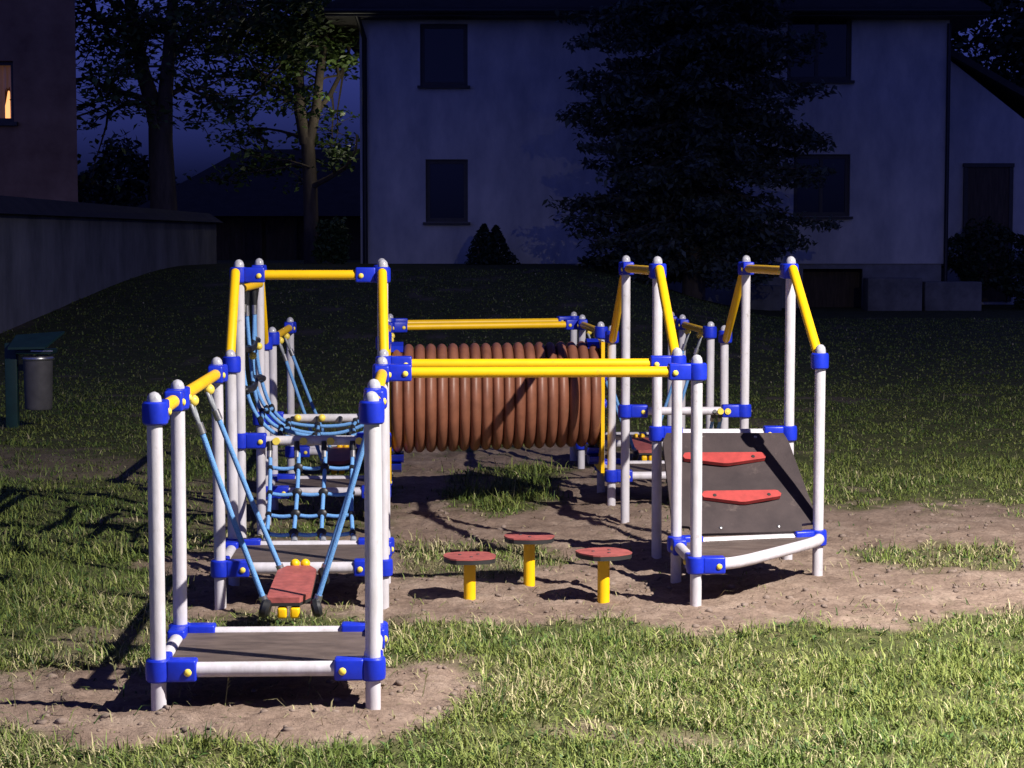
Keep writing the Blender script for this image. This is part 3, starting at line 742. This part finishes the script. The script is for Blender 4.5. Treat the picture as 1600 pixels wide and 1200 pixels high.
def left_building():
    y = 41.0; g = lambda px, py: D(px, py, y)
    t = thing('brown_building', g(0,330), 'dark brown plastered building at left edge with a warmly lit curtained window', 'building')
    xr = g(120,200).x; a_, b_ = g(-46,190), g(20,95); zt = 11.5; zb = .6; x0 = xr-9
    m = MB(); xsn = [x0, a_.x, b_.x, xr]; zsn = [zb, a_.z, b_.z, zt]
    for i in range(3):
        for j in range(3):
            if i == 1 and j == 1: continue
            m.quad((xsn[i],y,zsn[j]),(xsn[i+1],y,zsn[j]),(xsn[i+1],y,zsn[j+1]),(xsn[i],y,zsn[j+1]))
    q = y+.25
    for p0, p1 in (((a_.x,a_.z),(a_.x,b_.z)),((b_.x,a_.z),(b_.x,b_.z)),((a_.x,a_.z),(b_.x,a_.z)),((a_.x,b_.z),(b_.x,b_.z))):
        m.quad((p0[0],y,p0[1]),(p1[0],y,p1[1]),(p1[0],q,p1[1]),(p0[0],q,p0[1]))
    xk = xr*(y+8)/y-.4; m.quad((xr,y,zb),(xk,y+8,zb),(xk,y+8,zt),(xr,y,zt)); m.quad((x0,y,zb),(x0,y+8,zb),(x0,y+8,zt),(x0,y,zt)); m.quad((x0,y+8,zb),(xk,y+8,zb),(xk,y+8,zt),(x0,y+8,zt))
    m.build('wall', 'plaster_old', t, 20)
    cy = (y+4); MB().add([(x0-.5,y-.5,zt),(xr+.3,y-.5,zt),(xk+.3,y+8.5,zt),(x0-.5,y+8.5,zt),(x0-.5,cy,zt+3),((xr+xk)/2+.3,cy,zt+3)], [(0,1,2,3),(0,4,5,1),(2,5,4,3),(0,3,4),(1,5,2)]).build('roof', 'tile', t, 20)
    fr = MB(); xm = (a_.x+b_.x)/2; zm = (a_.z+b_.z)/2; hw = (b_.x-a_.x)/2; hh = (b_.z-a_.z)/2
    for dz in (-1, 1): fr.box((xm, y+.16, zm+dz*(hh-.04)), (hw,.03,.04))
    for dx in (-1, 1): fr.box((xm+dx*(hw-.04), y+.16, zm), (.04,.03,hh-.08))
    f_ = fr.build('window', 'frame', t, 20)
    # folded curtain and the bulb glow between its halves
    cm = MB(); n = 26
    for k in range(n):
        u0, u1 = k/n, (k+1)/n
        xa, xb = a_.x+.08+(2*hw-.16)*u0, a_.x+.08+(2*hw-.16)*u1
        ya, yb = q+.08+.05*math.sin(u0*38), q+.08+.05*math.sin(u1*38)
        if .735 < u0 < .87: 
            cm.quad((xa,ya,zm+.1),(xb,yb,zm-.05+.4*(u0-.735)*4),(xb,yb,b_.z),(xa,ya,b_.z)); continue
        cm.quad((xa,ya,a_.z),(xb,yb,a_.z),(xb,yb,b_.z),(xa,ya,b_.z))
    cm.build('curtain', 'curtain', f_, 60)
    xl = g(4,165)
    MB().lathe([(0.,-.30),(.10,-.28),(.11,-.1),(.06,.12),(.02,.34),(0.,.36)], (xl.x, q+.28, xl.z), n=14).build('lamp_shade', 'lampglow', f_)
    MB().box((xm, q+.9, zm), (hw*1.4,.03,hh*1.4)).build('room_back', 'plaster_old', f_)
    MB().box((xm, y-.05, a_.z-.05), (hw+.1,.1,.04)).build('sill', 'frame', f_)
left_building()
def garden_wall():
    a_, b_ = D(-120,330,26), D(328,348,46)
    t = thing('garden_wall', (a_.x, a_.y, .2), 'pale rendered garden wall with tiled coping running back at left', 'wall')
    d = (b_-a_); d.z = 0; n = Vector((-d.y, d.x, 0)).normalized()*.15
    p = [a_-n, b_-n, b_+n, a_+n]
    m = MB(); lo = [Vector((q.x, q.y, -.2)) for q in p]; m.add(lo+p, [(0,1,2,3),(4,5,6,7),(0,1,5,4),(1,2,6,5),(2,3,7,6),(3,0,4,7)]); m.build('wall', 'render_old', t, 20)
    up = Vector((0,0,1)); k = n*2.2
    a2, b2 = a_+up*.002, b_+up*.002
    MB().add([a2-k, b2-k, b2+k, a2+k, a2+up*.30, b2+up*.22], [(0,1,2,3),(0,4,5,1),(2,5,4,3),(0,3,4),(1,5,2)]).build('coping', 'tile', t, 20)
garden_wall()
def shed():
    y = 62.; g = lambda px, py: D(px, py, y)
    t = thing('shed', g(430,400), 'dark low barn with a broad hipped roof behind the trees', 'barn')
    e = [g(195,338), g(640,338)]; z = e[0].z
    x0, x1 = e[0].x, e[1].x
    MB().add([(x0,y-.6,z),(x1,y-.6,z),(x1,y+9,z),(x0,y+9,z),(g(352,231).x,y+4,g(352,231).z+.16),(x1-1.6,y+4,g(352,231).z+.16)], [(0,1,2,3),(0,4,5,1),(1,5,2),(2,5,4,3),(3,4,0)]).build('roof', 'tile', t, 20)
    MB().box(((x0+x1)/2, y+4.2, z/2+.2), ((x1-x0)/2-.5, 4.1, z/2-.25)).build('wall', 'wood', t, 20)
    for px in (385, 440):
        c = g(px, 375); MB().box((c.x, y+.07, c.z), (.5,.05,.75)).build('door', 'wood', t, 20)
shed()
def blocks():
    y = 44.4
    for k, (pa, pb, ya, yb, h) in enumerate(((1350,1438,434,482,.30),(1440,1532,440,482,.4),(1166,1222,446,482,.2))):
        a_, b_ = D(pa,yb,y), D(pb,ya,y); z0 = ground_z((a_.x+b_.x)/2, y)-.03
        lab = ['long grey concrete block beside the dark basement opening', 'rough grey concrete block under the corner of the pale house', 'pale concrete block at the foot of the spruce'][k]
        o = MB().box(((a_.x+b_.x)/2, y+.1*k, (b_.z+z0)/2), ((b_.x-a_.x)/2-.02, .35, (b_.z-z0)/2), .03).build('concrete_block', 'concrete', None, 30, loc=((a_.x+b_.x)/2, y+.1*k, z0))
        tag(o, lab, 'concrete block', 'concrete blocks along the house')
blocks()

# ================================================================== trees
def leaf_mesh(C, size, tint, parent, name, m, flat=.45, droop=0., off=None):
    """C (n,3) leaf centres -> small folded quads"""
    n = len(C); s = size*rng.uniform(.6, 1.3, n)
    nr = rng.normal(size=(n, 3)); nr[:, 2] = np.abs(nr[:, 2])+flat*2; nr /= np.linalg.norm(nr, axis=1)[:, None]
    a_ = np.cross(nr, rng.normal(size=(n, 3))); a_ /= np.linalg.norm(a_, axis=1)[:, None]; b_ = np.cross(nr, a_)
    a_[:, 2] -= droop; a_ *= s[:, None]; b_ *= (s*.62)[:, None]
    V = np.stack([C-a_*.5, C+b_*.5+nr*(s*.1)[:, None], C+a_*.6, C-b_*.5+nr*(s*.1)[:, None]], 1).reshape(-1, 3)
    t = np.asarray(tint)[None]*rng.uniform(.6, 1.4, (n, 1))
    return raw_mesh(name, V, np.arange(4*n).reshape(-1, 4), m, np.repeat(t, 4, 0), parent=parent, off=off)
def broadleaf(base, limbs, label, seed, size, nl, trunk_r, tint, extra=()):
    """limbs: lists of world points with start radius; twigs and leaf clusters grow from them"""
    random.seed(seed)
    t = thing('broadleaf_tree', base, label, 'tree')
    m = MB(); tips = []
    for pts, r0, r1, leafy in limbs:
        n = len(pts); m.tube(pts, [r0+(r1-r0)*i/(n-1) for i in range(n)], 9)
        if leafy <= 0: continue
        L_ = [Vector(p) for p in pts]
        for k in range(leafy):
            f_ = random.uniform(.25, 1)**.8*(n-1); i = min(int(f_), n-2); p = L_[i].lerp(L_[i+1], f_-i)
            d = Vector((random.gauss(0,1), random.gauss(0,1), random.gauss(.1,.5))).normalized()
            ln = random.uniform(.8, 2.2); q = [p]
            for j in range(4):
                d = (d+Vector((random.gauss(0,.25), random.gauss(0,.25), random.gauss(-.03,.18)))).normalized(); q.append(q[-1]+d*ln/4)
            if max(v.x for v in q) > -3.85: continue
            m.tube(q, [max(.035*(1-j/4.5), .008) for j in range(5)], 5, ends=False)
            for j in (2, 3, 4):
                tips.append(q[j])
                for _ in range(2):
                    e = q[j]+Vector((random.gauss(0,.35), random.gauss(0,.35), random.gauss(-.03,.14))); m.tube([q[j], e], [.012,.005], 4, ends=False); tips.append(e)
    m.build('trunk', 'bark', t, 60)
    T = np.array([tuple(p) for p in tips]+[tuple(p) for p in extra])
    rep = max(1, nl//len(T)); Cn = np.repeat(T, rep, 0)
    sp = np.array([.22, .22, .09]); Cn = Cn+rng.normal(size=Cn.shape)*sp
    Cn = Cn[Cn[:, 0] < -3.80]
    leaf_mesh(Cn, size, tint, t, 'crown', 'leaf', off=base)
    return t
def tree_pts(d, pts, yj): return [D(px, py, d+j) for (px, py), j in zip(pts, yj)]
d1 = 44.
b1 = Vector((D(256,345,d1).x, d1, .9))
broadleaf(b1, [([b1, D(256,330,d1), D(252,255,d1), D(250,200,d1)], .33, .27, 0),
    ([D(248,205,d1), D(238,160,d1+.2), D(222,110,d1+.4), D(212,50,d1+.5), D(195,-40,d1+.5), D(180,-160,d1+.6), D(170,-300,d1)], .22, .07, 42),
    ([D(256,215,d1), D(258,150,d1-.1), D(264,80,d1-.2), D(270,0,d1-.4), D(276,-120,d1-.4), D(282,-300,d1)], .20, .07, 40),
    ([D(240,160,d1), D(205,148,d1-.6), D(170,140,d1-.9), D(130,120,d1-1.2)], .09, .03, 12),
    ([D(228,168,d1), D(200,158,d1+.5), D(175,175,d1+.9), D(158,165,d1+1.2)], .06, .02, 3),
    ([D(262,150,d1), D(290,135,d1+.4), D(320,150,d1+.8), D(345,172,d1+1)], .07, .02, 9),
    ([D(266,90,d1), D(300,50,d1-.4), D(335,20,d1-.6), D(370,10,d1-.8)], .09, .03, 22),
    ([D(215,70,d1), D(180,40,d1), D(150,20,d1+.3), D(120,-20,d1+.4)], .08, .03, 22)],
    'dark leafy tree with a forked trunk between the brown building and barn', 5, .18, 7000, .3, (.085,.13,.04))
d2 = 47.6
b2 = Vector((D(487,415,d2).x, d2, 1.0))
broadleaf(b2, [([b2, D(487,408,d2), D(486,350,d2), D(484,280,d2), D(480,215,d2)], .21, .17, 0),
    ([D(478,225,d2), D(468,170,d2), D(466,100,d2+.2), D(462,20,d2+.3), D(455,-120,d2), D(450,-280,d2)], .17, .05, 42),
    ([D(482,225,d2), D(494,170,d2), D(500,110,d2-.2), D(512,30,d2-.3), D(520,-120,d2), D(528,-260,d2)], .14, .05, 36),
    ([D(490,180,d2), D(515,150,d2+.4), D(540,100,d2+.6), D(550,60,d2+.6)], .08, .03, 14),
    ([D(486,292,d2), D(510,280,d2-.5), D(540,262,d2-.8), D(556,235,d2-1), D(558,210,d2-1)], .08, .02, 6),
    ([D(464,160,d2), D(440,140,d2-.4), D(412,125,d2-.6), D(392,95,d2-.8)], .06, .02, 8),
    ([D(466,100,d2), D(430,60,d2-.7), D(395,40,d2-1), D(365,30,d2-1.2)], .08, .03, 18),
    ([D(470,215,d2), D(440,205,d2+.5), D(410,200,d2+.8), D(385,205,d2+1)], .04, .015, 3),
    ([D(486,262,d2-.1), D(470,256,d2-.5), D(450,250,d2-.6)], .03, .012, 3)],
    'lighter leafy tree with a slim straight trunk beside the house corner', 9, .17, 16000, .2, (.085,.14,.032))

def spruce():
    d = 41.; cx = D(1085,300,d).x; zb = ground_z(cx, d); top = 17.5
    t = thing('spruce_tree', (cx, d, zb), 'tall dark spruce with drooping branches in front of the pale house', 'tree')
    MB().tube([(cx,d,zb-.1),(cx,d,4),(cx+.1,d,9),(cx,d,top)], [.26,.2,.12,.03], 10).build('trunk', 'bark', t)
    m = MB(); P = []
    z = 1.5
    random.seed(3)
    while z < top-.3:
        u = (z-1.2)/(top-1.2); R = 3.0*(1-u)**.38*(.72 if z < 2.2 else .9 if z < 3 else 1)
        nb = 11
        for k in range(nb):
            a_ = random.uniform(0, 6.283); r = R*random.uniform(.6, 1.12); dr = random.uniform(.06, .34)
            q = []; zz = z+random.uniform(-.12,.12)
            for i in range(7):
                s_ = i/6; q.append(Vector((cx+math.cos(a_)*r*s_, d+math.sin(a_)*r*s_, zz-dr*r*s_-.10*r*s_**2+.12*r*s_**4)))
            m.tube(q, [.035*(1-i/7.5) for i in range(7)], 4, ends=False)
            sd = Vector((-math.sin(a_), math.cos(a_), 0))
            for i in range(int(60*r/2.5)):
                s_ = random.uniform(.12, 1.0); j = min(int(s_*6), 5); p = q[j].lerp(q[j+1], s_*6-j)
                w = random.uniform(-1, 1)*.42*r*(1-s_*.75)*.5
                P.append(p+sd*w+Vector((0,0,-abs(w)*.30-random.random()*.12)))
        z += random.uniform(.24, .33)
    m.build('branches', 'bark', t, 60)
    C_ = np.array([tuple(p) for p in P]); C_ = np.repeat(C_, 6, 0)+rng.normal(size=(6*len(C_), 3))*np.array([.10,.10,.06])
    leaf_mesh(C_, .14, (.075,.095,.078), t, 'crown', 'needle', flat=.5, droop=.35, off=t.location)
spruce()
def bush(name, c, rx, ry, rz, n, size, tint, label, cat='shrub', cone=False, m='leaf', group=None, flat=.2):
    t = thing(name, c, label, cat, group); c = Vector(c)
    u = rng.normal(size=(n, 3)); u /= np.linalg.norm(u, axis=1)[:, None]; r = rng.uniform(.55, 1., n)[:, None]**.6
    P = u*r
    lump = 1+.22*np.sin(5*P[:, 0]+c.x)*np.sin(4*P[:, 2]+1)+.12*np.sin(9*P[:, 1]+7*P[:, 2])
    P = P*lump[:, None]
    if cone:
        h = rng.random(n)**1.4; a_ = rng.uniform(0, 6.28, n); rr = (1-h)**.8*rng.uniform(.6, 1., n)*(1+.15*np.sin(7*h+3*a_))
        P = np.stack([np.cos(a_)*rr, np.sin(a_)*rr, h*2-1], -1)
    C_ = P*np.array([rx, ry, rz])+np.array([c.x, c.y, c.z+rz*.95])
    sm = MB()
    for k in range(5):
        a_ = k*1.3; sm.tube([c+Vector((0,0,-.1)), c+Vector((math.cos(a_)*rx*.3, math.sin(a_)*ry*.3, rz*1.1))], [.05,.015], 6)
    sm.build('stem', 'bark', t)
    leaf_mesh(C_, size, tint, t, 'foliage', m, flat=flat, off=c)
    return t
def on(px, py, d):
    p = D(px, py, d); return Vector((p.x, p.y, ground_z(p.x, p.y)))
for k, (px, w, hh) in enumerate(((756,.60,1.0),(775,.64,.97))):
    p = on(px, 412, 43.6+.2*k); p.z = D(px, 424, 43.6).z-.15
    bush('conifer_shrub', p, w, w, hh*.62, 2200, .10, (.016,.03,.02), ['left of the two pointed dark conifer shrubs below the house windows','right of the two pointed dark conifer shrubs below the house windows'][k], cone=True, m='needle', group='pair of pointed conifers')
bush('hedge_shrub', on(1000,440,41.5), 1.5, .7, .3, 3000, .12, (.022,.036,.02), 'wide dark shrub under the spruce')
p = on(518,412,45.4); bush('garden_bush', p, .42, .42, .55, 1600, .12, (.05,.085,.028), 'small green bush just right of the slim tree trunk')
p = on(1545,445,46.8); p.z = .75; bush('garden_bush', p, 1.25, .8, .75, 3200, .13, (.026,.042,.022), 'dark rounded bush in front of the side building')
p = on(1640,450,45.2); bush('garden_bush', p, 1.1, .8, .6, 2600, .13, (.026,.042,.022), 'dark bush at the right edge below the side building')
p = D(190,300,70); p.z = 0.6; bush('distant_tree', p, 2.1, 1.5, 2.35, 5200, .28, (.03,.045,.025), 'round dark tree far off between the brown building and barn', 'tree')
for k, (px, w, h_) in enumerate(((1560, 3.2, 4.9),(1700, 3.6, 4.4))):
    p = D(px, 0, 60+3*k); p.z = 2.0; bush('distant_tree', p, w, 2.2, h_, 9000, .30, (.03,.045,.025), ['dark tree rising over the side building roof','dark tree beyond the right edge behind the side building'][k], 'tree')

# ================================================================== light, sky, camera
w = bpy.data.worlds.new('World'); scene.world = w; w.use_nodes = True
nt = w.node_tree; bg = nt.nodes['Background']
sky = nt.nodes.new('ShaderNodeTexSky'); sky.sky_type = 'NISHITA'; sky.sun_disc = False
sky.sun_elevation = math.radians(-1.0); sky.sun_rotation = math.radians(200); sky.altitude = 200
tintn = nt.nodes.new('ShaderNodeMix'); tintn.data_type = 'RGBA'; tintn.blend_type = 'MULTIPLY'; tintn.inputs[0].default_value = 1
tintn.inputs[7].default_value = (.62,.84,4.1,1)           # the camera is balanced for the lamp, so dusk reads deep blue
bwn = nt.nodes.new('ShaderNodeRGBToBW'); nt.links.new(sky.outputs['Color'], bwn.inputs[0]); nt.links.new(bwn.outputs[0], tintn.inputs[6]); nt.links.new(tintn.outputs[2], bg.inputs['Color'])
bg.inputs['Strength'].default_value = .15
# the street lamp that lights the playground stands to the right of the frame
LP = Vector((5.2, 4.4, 6.7))
ld = bpy.data.lights.new('street_lamp_light', 'AREA'); ld.shape = 'DISK'; ld.size = .10; ld.energy = 2800; ld.spread = math.radians(168); ld.color = (1.0,.93,.86)
lo = bpy.data.objects.new('street_lamp_light', ld); COL.objects.link(lo); lo.location = LP
lo.rotation_euler = (Vector((4.9, 4.9, 0))-LP).to_track_quat('-Z', 'Y').to_euler()
# the house's own wall lamp, round its left corner, lights the slim tree and the barn
l2 = bpy.data.lights.new('wall_lamp_light', 'POINT'); l2.energy = 24; l2.color = (1.0,.95,.74); l2.shadow_soft_size = .08
o2 = bpy.data.objects.new('wall_lamp_light', l2); COL.objects.link(o2); o2.location = (D(563,300,HD).x-.35, HD+.7, 5.2)
cam = bpy.data.cameras.new('camera'); co = bpy.data.objects.new('camera', cam); COL.objects.link(co)
co.location = (0, 0, CAMH); co.rotation_euler = (math.pi/2-TH, 0, 0)
cam.sensor_width = 36; cam.lens = F/1600*36; cam.clip_end = 3000
scene.camera = co
vs_ = scene.view_settings; vs_.view_transform = 'Standard'; vs_.look = 'None'; vs_.exposure = 0; vs_.gamma = 1
scene.cycles.max_bounces = 6
